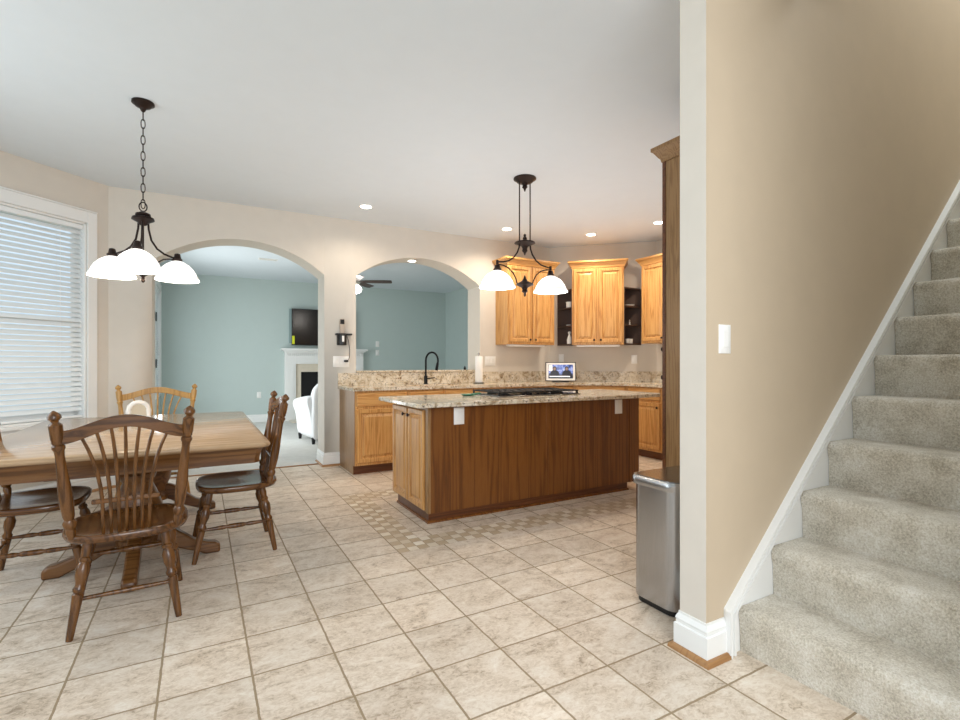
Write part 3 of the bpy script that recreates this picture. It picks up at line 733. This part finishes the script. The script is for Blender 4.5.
# ------------------------------------------------------------------ tall oak cabinet behind the partition
tc_ = thing('pantry_cabinet', 'tall brown oak cabinet end panel rising behind the partition and the steel bin', 'cabinet', (2.695, 1.450, 0))
PW, PD = .92, .86; PZ = 2.575
box('body', oak_side, tc_, 0, PW, .001, PD, .0, PZ, bevel=.002)
box('face_stile', oak_toe, tc_, -.004, .0, PD - .022, PD + .003, .0, PZ)
pr_ = [(o, PZ + h) for o, h in CROWN]
MB().sweep([(PW, 0.002), (PW, PD), (0, PD), (0, 0.002)], pr_).build('crown_moulding', oak_side, tc_, ang=25)
box('cabinet_top', oak_side, tc_, 0, PW, .002, PD, PZ + .05, PZ + .07)
for i in range(2):
    for z0, z1 in ((.1, 1.2), (1.23, PZ - .03)):
        o = MB().nested(.02, PW / 2 - .01, z0, z1, [(0, -.012), (.007, -.021), (.038, -.021), (.048, -.006), (.055, -.004), (.080, -.019)], 0.0).build('door', oak_up, tc_, ang=20)
        o.location = (PW / 2 * (i + 1), PD, 0); o.rotation_euler.z = R(180); knob(o, (.05 if i else PW / 2 - .04), z1 - .08 if z0 < 1 else z0 + .08)

# ------------------------------------------------------------------ trash can
tr_ = thing('trash_can', 'stainless steel rectangular kitchen bin standing behind the white partition end', 'trash can', (1.955, 1.600, 0))
def rr(x0, x1, y0, y1, r, n=6): return corner(x0 + r, y0 + r, r, 180, 270, n) + corner(x1 - r, y0 + r, r, 270, 360, n) + corner(x1 - r, y1 - r, r, 0, 90, n) + corner(x0 + r, y1 - r, r, 90, 180, n)
tw, td = .42, .285
MB().prism(rr(.012, tw - .012, .012, td - .012, .055), .001, .035).build('base', plastic_black, tr_)
MB().prism(rr(0.002, tw - .002, 0.002, td - .002, .06), .03, .60).build('body', steel, tr_, ang=30)
m = MB(); m.rings([[(x, y, z) for x, y in rr(-o, tw + o, -o, td + o, .065)] for o, z in ((.004, .6), (.012, .602), (.014, .61), (.014, .632), (.008, .645))])
m.build('lid_rim', steel, tr_, ang=30)
MB().prism(rr(.004, tw - .004, .004, td - .004, .055), .6445, .648).build('lid', steel_lid, tr_)

# ------------------------------------------------------------------ dining table
tb_ = thing('dining_table', 'large oak dining table with a thick apron and turned pedestals under the chandelier', 'table', (-.36, 4.22, 0))
TX, TY, TZ = .725, 1.07, .757
def oct_(hx, hy, c): return [(-hx + c, -hy), (hx - c, -hy), (hx, -hy + c), (hx, hy - c), (hx - c, hy), (-hx + c, hy), (-hx, hy - c), (-hx, -hy + c)]
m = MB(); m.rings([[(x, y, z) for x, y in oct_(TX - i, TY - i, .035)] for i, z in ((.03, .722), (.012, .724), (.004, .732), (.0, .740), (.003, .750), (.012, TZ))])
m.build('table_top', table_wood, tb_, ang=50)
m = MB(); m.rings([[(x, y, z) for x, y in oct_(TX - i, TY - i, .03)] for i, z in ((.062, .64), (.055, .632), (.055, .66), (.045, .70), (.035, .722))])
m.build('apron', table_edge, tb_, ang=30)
MB().box(-.36, .36, -.8, .8, .59, .637).build('slide_rail', table_edge, tb_, .004)
def pedestal(yc):
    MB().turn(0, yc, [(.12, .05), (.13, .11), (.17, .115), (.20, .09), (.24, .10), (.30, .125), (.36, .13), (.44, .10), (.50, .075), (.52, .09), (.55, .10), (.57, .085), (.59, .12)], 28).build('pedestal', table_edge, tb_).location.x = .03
    for a in (-90, 0, 90, 180):
        ca, sa = math.cos(R(a)), math.sin(R(a)); L = .415
        pr2 = [(.06, .26), (.14, .235), (.22, .17), (.30, .105), (.38, .075), (L, .07), (L + .03, .05), (L + .03, .0), (L - .05, .0), (L - .08, .015), (.30, .03), (.2, .07), (.12, .12), (.06, .14)]
        ws = .035
        mm = MB(); n = len(pr2)
        vs = [(ca * r + sa * ws * sgn + .03, yc + sa * r - ca * ws * sgn, z) for sgn in (-1, 1) for r, z in pr2]
        mm.add(vs, [tuple(range(n)), tuple(range(2 * n - 1, n - 1, -1))] + [(i, (i + 1) % n, n + (i + 1) % n, n + i) for i in range(n)])
        mm.build('pedestal_foot', table_edge, tb_, .012)
pedestal(3.66 - 4.22); pedestal(4.76 - 4.22)

# ------------------------------------------------------------------ dining chairs
LEGP = [(0, .013), (.04, .0145), (.30, .019), (.44, .0225), (.455, .017), (.475, .023), (.50, .024), (.53, .017), (.56, .019), (.62, .026), (.70, .027), (.76, .018), (.775, .023), (.80, .023), (.815, .017), (.88, .021), (1.0, .018)]
STRP = [(0, .007), (.1, .010), (.3, .014), (.36, .010), (.40, .015), (.5, .016), (.60, .015), (.64, .010), (.70, .014), (.9, .010), (1, .007)]
POSTP = [(0, .015), (.06, .02), (.08, .017), (.10, .024), (.13, .026), (.155, .018), (.18, .022), (.28, .026), (.40, .025), (.52, .020), (.66, .017), (.70, .019), (.715, .024), (.735, .024), (.745, .018), (.76, .023), (.775, .022), (.79, .024), (.895, .025), (.905, .018), (.915, .013), (.925, .014), (.945, .025), (.965, .024), (.985, .014), (1.0, .003)]
chair_crest = oak('dark_chair_crest_oak', '#754c25', '#5a3818', '#2f1b0b', 'X', 0.24)
def chair(label, loc, rz, ws=1.0, wood=chair_dark, seat_w=chair_seat, group='spindle-back dining chairs'):
    t = thing('dining_chair', label, 'chair', (*loc, 0), rz, group)
    W2 = .245 * ws; ZS = .45
    out = []
    for k in range(40):
        a = 2 * math.pi * k / 40; c, s_ = math.cos(a), math.sin(a)
        ex = 2 / 3.2
        x = W2 * math.copysign(abs(c) ** ex, c) * (1.0 if s_ < 0 else 1.0 - .03 * s_); y = -.015 + .24 * math.copysign(abs(s_) ** (ex if s_ > 0 else .8), s_)
        out.append((x, y))
    m = MB(); rings_ = []
    for sc, z in ((.90, ZS - .042), (.97, ZS - .036), (1.0, ZS - .02), (.995, ZS - .006), (.97, ZS), (.90, ZS - .003), (.7, ZS - .011), (.4, ZS - .014), (.1, ZS - .012)):
        rings_.append([(x * sc, -.015 + (y + .015) * sc, z) for x, y in out])
    m.rings(rings_).build('seat', seat_w, t, ang=60)
    fr, bk = .15 * ws, .14 * ws
    feet = {'fl': (-.215 * ws, .235), 'fr': (.215 * ws, .235), 'rl': (-.20 * ws, -.225), 'rr': (.20 * ws, -.225)}
    tops = {'fl': (-fr, .145), 'fr': (fr, .145), 'rl': (-bk, -.15), 'rr': (bk, -.15)}
    def at(k, z):
        f, p = feet[k], tops[k]; q = z / (ZS - .03); return (f[0] + (p[0] - f[0]) * q, f[1] + (p[1] - f[1]) * q, z)
    for k in feet: MB().lathe((*feet[k], 0), (*tops[k], ZS - .03), LEGP, 18).build('leg', wood, t)
    for a, b, z in (('fl', 'rl', .19), ('fr', 'rr', .19), ('rl', 'rr', .165), ('fl', 'fr', .24)):
        MB().lathe(at(a, z), at(b, z), STRP if (a, b) != ('rl', 'rr') else [(0, .008), (.5, .012), (1, .008)], 12).build('stretcher', wood, t)
    py0, py1, ztop = -.19, -.285, 1.015
    pb = .185 * ws + (0 if ws == 1 else .01); ptp = .243 * ws
    def post(sx, q): return Vector((sx * (pb + (ptp - pb) * q), py0 + (py1 - py0) * q - .02 * math.sin(math.pi * q) * -1, ZS - .012 + (ztop - ZS + .012) * q))
    for sx in (-1, 1):
        p0, p1 = post(sx, 0), post(sx, 1); p0.y = py0; p1.y = py1
        MB().lathe(p0, p1, POSTP, 20).build('back_post', wood, t)
    # crest rail: arched board between the posts
    qz = .79; zc = ZS + (ztop - ZS) * qz; yc = py0 + (py1 - py0) * qz; xw = pb + (ptp - pb) * qz - .015
    n = 24; rr_ = []
    def top(u): return zc + .030 + .062 * (math.cos(math.pi * u) * .5 + .5) ** .8
    def bot(u): return zc - .028 + .066 * (math.cos(math.pi * u) * .5 + .5) ** .8
    for k in range(n + 1):
        u = -1 + 2 * k / n; x = u * xw; y = yc - .035 * (1 - u * u)
        rr_.append([(x, y - .011, bot(u)), (x, y + .011, bot(u)), (x, y + .011, top(u)), (x, y - .011, top(u))])
    MB().rings(rr_).build('crest_rail', chair_crest if wood is chair_dark else wood, t, .003, ang=40)
    # fan of seven bent spindles
    for k in range(7):
        i = k - 3; xb = i * .0285 * ws; u = i * .235; xt = u * xw
        pts = []
        for j in range(9):
            q = j / 8; x = xb + (xt - xb) * max(0, (q - .2) / .8) ** 2.3
            z = ZS - .012 + (bot(u) + .012 - ZS + .012) * q; y = -.195 + (yc - .035 * (1 - u * u) + .195) * q
            pts.append((x, y, z))
        MB().tube(pts, [.0065, .007, .0075, .008, .008, .0078, .0075, .007, .0065], 8).build('spindle', wood, t)
    zb = ZS + .145; yb = -.195 + (yc + .16) * 0 - .022
    MB().box(-.125 * ws, .125 * ws, yb - .014, yb + .008, zb - .010, zb + .010).build('spindle_brace', wood, t, .005)
    return t
chair('dark oak spindle-back chair at the near side of the table, back to the viewer', (-.305, 3.02), 3, 1.03)
chair('dark oak spindle-back chair at the right side of the table, seen from its side', (.20, 3.70), 91, 1.03)
chair('dark oak spindle-back chair at the left side of the table, cut by the photo edge', (-.795, 3.73), -90, 1.03)
chair('wide golden oak spindle-back chair at the far end of the table', (-.35, 5.37), 180, 1.27, chair_light, chair_light)
# napkin holder
nh = thing('napkin_holder', 'small white arched napkin holder near the far end of the dining table', 'napkin holder', (-.45, 5.08, TZ), 12)
pts = [(-.07, 0, .012)] + [(.07 * math.cos(R(180 - a)), 0, .06 + .07 * math.sin(R(a))) for a in range(0, 181, 15)] + [(.07, 0, .012)]
MB().tube(pts, [.019 + .003 * (i % 2) for i in range(len(pts))], 10).build('arch', ceramic, nh)
MB().box(-.085, .085, -.035, .035, 0.0005, .010).build('base', ceramic, nh, .003)
fan = [(-.058, .011), (.058, .011)] + [(.058 * math.cos(R(a)), .07 + .058 * math.sin(R(a))) for a in range(0, 181, 15)]
fan = [(a_ * .95, b_ * .9) for a_, b_ in fan]
MB().prism_axis(fan, -.012, .012, 'Y').build('napkins', linen, nh)

# ------------------------------------------------------------------ chandelier
def bowl(parent, x, y, z, r, h, flip=False):
    """bell shaped lit glass, opening down, rim at z"""
    pf = [(z, r), (z + h * .10, r * .955), (z + h * .22, r * .90), (z + h * .42, r * .82), (z + h * .62, r * .70), (z + h * .80, r * .53), (z + h * .93, r * .33), (z + h, r * .18),
          (z + h - .004, r * .15), (z + h * .90, r * .24), (z + h * .77, r * .44), (z + h * .60, r * .645), (z + h * .42, r * .785), (z + h * .22, r * .87), (z + h * .10, r * .93), (z + .002, r * .975)]
    o = MB().turn(x, y, pf, 32, cap=False); o.rings([[(x + q * math.cos(2 * math.pi * i / 32), y + q * math.sin(2 * math.pi * i / 32), zz) for i in range(32)] for q, zz in ((r * .975, z + .002), (r, z))], False)
    s_ = o.build('lamp_shade', shade_glass, parent)
    MB().turn(x, y, [(z + h * .07, r * .985), (z + h * .12, r * .972), (z + h * .20, r * .925), (z + h * .22, r * .912), (z + h * .20, r * .90), (z + h * .12, r * .93)], 32, False).build('etched_band', shade_rim, s_)
    MB().turn(x, y, [(z + h - .006, r * .16), (z + h + .012, r * .24), (z + h + .022, r * .17), (z + h + .05, r * .13), (z + h + .055, .006)], 18).build('socket_cup', bronze, s_)
    return s_
chx, chy = -.328, 3.98
ch = thing('chandelier', 'three-shade bronze chandelier hanging on a chain over the dining table', 'chandelier', (chx, chy, 0))
MB().turn(0, 0, [(CEIL, .065), (CEIL - .012, .066), (CEIL - .02, .052), (CEIL - .03, .045), (CEIL - .042, .02), (CEIL - .06, .012), (CEIL - .066, .004)], 24).build('canopy', bronze, ch)
m = MB(); z = CEIL - .06; i = 0
while z > 2.29:
    ln = .058; pts = []
    for k in range(14):
        a = 2 * math.pi * k / 14; rx, rz_ = .0115 * math.cos(a), .024 * math.sin(a) + (.007 if math.sin(a) > 0 else -.007)
        pts.append((rx if i % 2 else 0.0, 0.0 if i % 2 else rx, z - .031 + rz_))
    m.tube(pts, .003, 6, True); z -= .053; i += 1
m.build('chain', bronze, ch)
m = MB(); m.tube([(.022 * math.cos(2 * math.pi * k / 18), 0, 2.252 + .030 * math.sin(2 * math.pi * k / 18)) for k in range(18)], .004, 8, True); m.build('ring', bronze, ch)
MB().turn(0, 0, [(2.224, .006), (2.216, .02), (2.206, .042), (2.194, .045), (2.187, .04), (2.180, .062), (2.165, .066), (2.156, .05), (2.145, .03), (2.13, .02), (2.125, .004)], 24).build('top_cap', bronze, ch)
MB().turn(0, 0, [(2.15, .006), (1.86, .006)], 10).build('center_rod', bronze, ch)
MB().turn(0, 0, [(1.87, .01), (1.86, .055), (1.845, .058), (1.83, .045), (1.82, .025), (1.805, .03), (1.795, .018), (1.785, .008), (1.775, .012), (1.762, .014), (1.75, .004)], 20).build('bottom_finial', bronze, ch)
for k in range(3):
    a = R(-93) + 2 * math.pi * k / 3; ca, sa = math.cos(a), math.sin(a); Rr = .215
    p = [(.03, 2.17), (.034, 2.11), (.05, 2.04), (.085, 1.99), (.13, 1.962), (.18, 1.948), (Rr, 1.945)]
    ar = MB().tube([(ca * r, sa * r, z) for r, z in p], .0065, 8)
    p2 = [(Rr, 1.925), (.17, 1.935), (.125, 1.925), (.085, 1.895), (.055, 1.86), (.03, 1.845)]
    ar.tube([(ca * r, sa * r, z) for r, z in p2], .005, 8)
    ar.tube([(ca * Rr, sa * Rr, 1.955), (ca * Rr, sa * Rr, 1.90)], .011, 10)
    ar.build('arm', bronze, ch)
    bowl(ch, ca * Rr, sa * Rr, 1.792, .137, .135)
    bulb('chandelier_bulb', (chx + ca * Rr, chy + sa * Rr, 1.80), 5, WARM, .03)
# island pendant
px_, py_ = 2.65, 3.87
pd = thing('island_pendant', 'two-shade bronze bar pendant hanging over the kitchen island', 'pendant light', (px_, py_, 0))
MB().turn(0, 0, [(CEIL, .105), (CEIL - .012, .106), (CEIL - .02, .09), (CEIL - .04, .07), (CEIL - .05, .03), (CEIL - .07, .02), (CEIL - .085, .026), (CEIL - .10, .012), (CEIL - .125, .004)], 28).build('canopy', bronze, pd)
for s_ in (-1, 1): MB().tube([(s_ * .06, 0, CEIL - .03), (s_ * .06, 0, 2.34)], .006, 8).build('rod', bronze, pd)
MB().turn(0, 0, [(z_ - .085, r_) for z_, r_ in ((2.51, .004), (2.50, .014), (2.485, .010), (2.47, .02), (2.455, .018), (2.44, .05), (2.43, .095), (2.42, .098), (2.405, .06), (2.39, .03), (2.37, .022), (2.35, .026), (2.33, .010), (2.31, .004))], 24).build('center_disc', bronze, pd)
MB().turn(0, 0, [(z_ - .048, r_) for z_, r_ in ((2.085, .003), (2.07, .010), (2.055, .014), (2.03, .03), (2.01, .07), (1.995, .085), (1.985, .06), (1.97, .03), (1.95, .022), (1.935, .03), (1.92, .012), (1.90, .012), (1.885, .004))], 24).build('bottom_finial', bronze, pd)
for s_ in (-1, 1):
    p = [(.06, 2.335), (.065, 2.29), (.085, 2.24), (.125, 2.19), (.18, 2.155), (.24, 2.14), (.30, 2.135)]
    m = MB().tube([(s_ * x, 0, z) for x, z in p], .0075, 8)
    p = [(.30, 2.115), (.24, 2.11), (.18, 2.09), (.13, 2.05), (.10, 2.00), (.085, 1.955)]
    m.tube([(s_ * x, 0, z) for x, z in p], .006, 8).tube([(s_ * .30, 0, 2.15), (s_ * .30, 0, 2.08)], .012, 10)
    m.build('arm', bronze, pd)
    bowl(pd, s_ * .30, 0, 1.90, .165, .155)
    bulb('pendant_bulb', (px_ + s_ * .30, py_, 1.935), 14, WARM, .03)
# recessed lights
def can(label, x, y, z=CEIL, r=.075, power=62):
    t = thing('recessed_light', label, 'recessed light', (x, y, z), 0, 'recessed ceiling lights')
    MB().turn(0, 0, [(0, r), (-.006, r), (-.008, r * .82), (-.002, r * .8)], 28, True).build('trim_ring', white_paint, t)
    MB().turn(0, 0, [(-.0085, r * .78), (-.012, r * .70)], 24).build('lens', can_glow, t)
    if power: spot('recessed_lamp', (x, y, z - .03), power, WARM, 160)
can('recessed ceiling light furthest left, above the sink counter end', 1.596, 5.414, power=30)
can('recessed ceiling light left of the pendant rods near the back wall', 3.444, 5.433)
can('recessed ceiling light above the middle wall cabinet', 4.573, 5.114)
can('recessed ceiling light against the tall oak panel', 4.911, 4.271)
can('small recessed light in the soffit of the pass-through arch', 2.445, 6.2, 2.572, .065, 6)

# ------------------------------------------------------------------ phone on pillar
ph = thing('wall_phone', 'black wall phone dock holding a silver handset on the pillar', 'phone', (1.475, YW, 1.43))
MB().prism(corner(0, -.04, .055, 180, 360, 10)[::1] + [(.055, 0), (-.055, 0)], 0, .13).build('dock', plastic_black, ph, .008)
MB().box(-.075, .115, -.075, 0, .12, .14).build('ledge', plastic_black, ph, .005)
MB().prism_axis([(-.026, .14), (.026, .14), (.028, .22), (.032, .28), (.022, .315), (-.022, .315), (-.032, .28), (-.028, .22)], -.06, -.03, 'Y').build('handset', plain('silver_plastic', '#b8a99a', .4), ph, .006)
MB().box(-.024, .024, -.064, -.058, .25, .305).build('earpiece', plastic_black, ph, .006)
MB().box(-.012, .012, -.1, -.094, .04, .11).build('button_strip', plastic_white, ph)
MB().tube([(.06, -.02, .12), (.085, -.01, .06), (.10, -.008, -.05), (.098, -.008, -.14), (.085, -.012, -.175), (.06, -.016, -.185)], .003, 6).build('cord', plastic_black, ph)
MB().box(.03, .08, -.035, -.009, -.20, -.175).build('plug', plastic_black, ph, .005)

# ------------------------------------------------------------------ family room
fp = thing('fireplace', 'white fireplace surround with mantel shelf and dark firebox in the family room', 'fireplace', (2.375, FY - .002, 0))
MB().box(-.90, .90, -.24, 0, 1.485, 1.525).box(-.86, .86, -.20, 0, 1.455, 1.485).box(-.83, .83, -.17, 0, 1.43, 1.455).build('mantel_shelf', white_paint, fp, .006)
m = MB().box(-.83, -.61, -.13, 0, .0, 1.43).box(.61, .83, -.13, 0, .0, 1.43).box(-.61, .61, -.13, 0, 1.20, 1.43)
for k in range(40): m.box(-.80 + k * .0405, -.80 + k * .0405 + .022, -.15, -.13, 1.37, 1.43)
for s_ in (-1, 1): m.box(s_ * .79, s_ * .65, -.14, -.13, .18, 1.15)
m.build('surround', white_paint, fp, .003)
MB().box(-.61, -.50, -.09, 0, 0, 1.20).box(.50, .61, -.09, 0, 0, 1.20).box(-.50, .50, -.09, 0, 1.03, 1.20).build('marble_inset', stone_sur, fp, .002)
MB().box(-.50, .50, -.06, -.01, .0, 1.03).build('firebox', brick_black, fp)
MB().prism_axis([(-.36, .2), (-.30, .42), (-.12, .62), (.12, .62), (.30, .42), (.36, .2), (.31, .2), (.25, .39), (.1, .56), (-.1, .56), (-.25, .39), (-.31, .2)], -.10, -.07, 'Y').build('brass_fan_screen', gold, fp)
MB().box(-.75, .75, -.55, -.13, 0.006, .03).build('hearth', stone_sur, fp, .004)
tv = thing('television', 'black flat-screen television mounted above the white fireplace', 'television', (2.345, FY, 1.98))
MB().box(-.66, .66, -.12, -.08, -.385, .385).build('panel', plastic_black, tv, .006)
MB().box(-.645, .645, -.122, -.12, -.37, .37).build('screen', tv_black, tv)
MB().box(-.70, -.62, -.075, -.0, -.34, .38).box(-.62, .3, -.08, 0, -.1, .1).build('wall_mount', plain('mount_grey', '#8fa3a3', .5), tv)
MB().box(-.655, -.605, -.1235, -.122, -.36, -.19).build('energy_label', yellow, tv)
am = thing('armchair', 'white slipcovered armchair with a rounded back beyond the arch', 'armchair', (1.80, 8.12, 0), 6)
MB().box(-.36, .36, -.34, .38, .07, .45).build('seat_base', slip, am, .05)
MB().box(-.30, .30, -.25, .42, .40, .54).build('seat_cushion', slip, am, .05)
m = MB(); rr_ = []
for k in range(13):
    u = -1 + 2 * k / 12; x = u * .40; zt = 1.0 - .20 * abs(u) ** 3
    rr_.append([(x, -.48, zt - .05), (x, -.42, zt), (x, -.33, zt), (x, -.24, zt - .08), (x, -.20, .35), (x, -.38, .06), (x, -.43, .06), (x, -.47, .5)])
m.rings(rr_).build('backrest', slip, am, 0, sub=2, ang=180)
for s_ in (-1, 1):
    m = MB(); rr_ = []
    for y, zt, o in ((-.38, .68, 0), (-.36, .74, .02), (-.1, .72, .02), (.2, .68, .02), (.40, .66, .02), (.43, .60, 0)):
        x0 = s_ * .36; rr_.append([(x0 - s_ * .10, y, .06), (x0 + s_ * .04, y, .06), (x0 + s_ * .03, y, .40), (x0 + s_ * .10, y, zt - .10), (x0 + s_ * .10, y, zt - .02), (x0 + s_ * .03, y, zt), (x0 - s_ * .06, y, zt - .01), (x0 - s_ * .10, y, zt - .08)])
    m.rings(rr_).build('armrest', slip, am, 0, sub=2, ang=180)
for x, y in ((-.36, -.36), (.36, -.36), (-.36, .34), (.36, .34)): MB().turn(x, y, [(0.006, .022), (.10, .032)], 12).build('leg', plastic_black, am)
# skirted slipcover bottom
fn = thing('ceiling_fan', 'dark-bladed ceiling fan with a white globe light in the family room', 'ceiling fan', (2.27, 8.36, 0))
MB().turn(0, 0, [(CEIL, .07), (CEIL - .03, .06), (CEIL - .05, .012), (2.72, .012)], 18).build('downrod', black_metal, fn)
MB().turn(0, 0, [(2.72, .02), (2.70, .08), (2.65, .09), (2.62, .07)], 24).build('motor', black_metal, fn)
MB().turn(0, 0, [(2.62, .09), (2.58, .10), (2.54, .08), (2.53, .05)], 24).build('light_kit', plain('fan_nickel', '#c8c5bc', .3, .6), fn)
MB().turn(0, 0, [(2.53, .05), (2.51, .10), (2.46, .125), (2.41, .10), (2.385, .04), (2.38, .004)], 24).build('globe', glow('fan_globe', (1, .95, .88), 3), fn)
for k in range(5):
    a = -YAW + R(4) + 2 * math.pi * k / 5; ca, sa = math.cos(a), math.sin(a)
    def q(r, w_, z): return (ca * r - sa * w_, sa * r + ca * w_, z)
    m = MB(); m.rings([[q(r, -w_, 2.585 + .012), q(r, w_, 2.585 - .012), q(r, w_, 2.593 - .012), q(r, -w_, 2.593 + .012)] for r, w_ in ((.08, .02), (.16, .03), (.20, .055), (.50, .07), (.60, .065), (.62, .04))])
    m.build('blade', plain('fan_blade', '#3a2a22', .4) if k == 0 else MATS['fan_blade'], fn)
bulb('fan_bulb', (2.27, 8.36, 2.32), 10, (1, .93, .85), .06)
def vent(label, x, y):
    t = thing('ceiling_vent', label, 'vent', (x, y, CEIL))
    m = MB().box(-.15, .15, -.07, .07, -.006, 0)
    for k in range(6): m.box(-.13, .13, -.055 + k * .02, -.05 + k * .02, -.012, -.006)
    m.build('grille', plastic_white, t)
vent('white ceiling vent in the family room seen through the left arch', .99, 8.98)
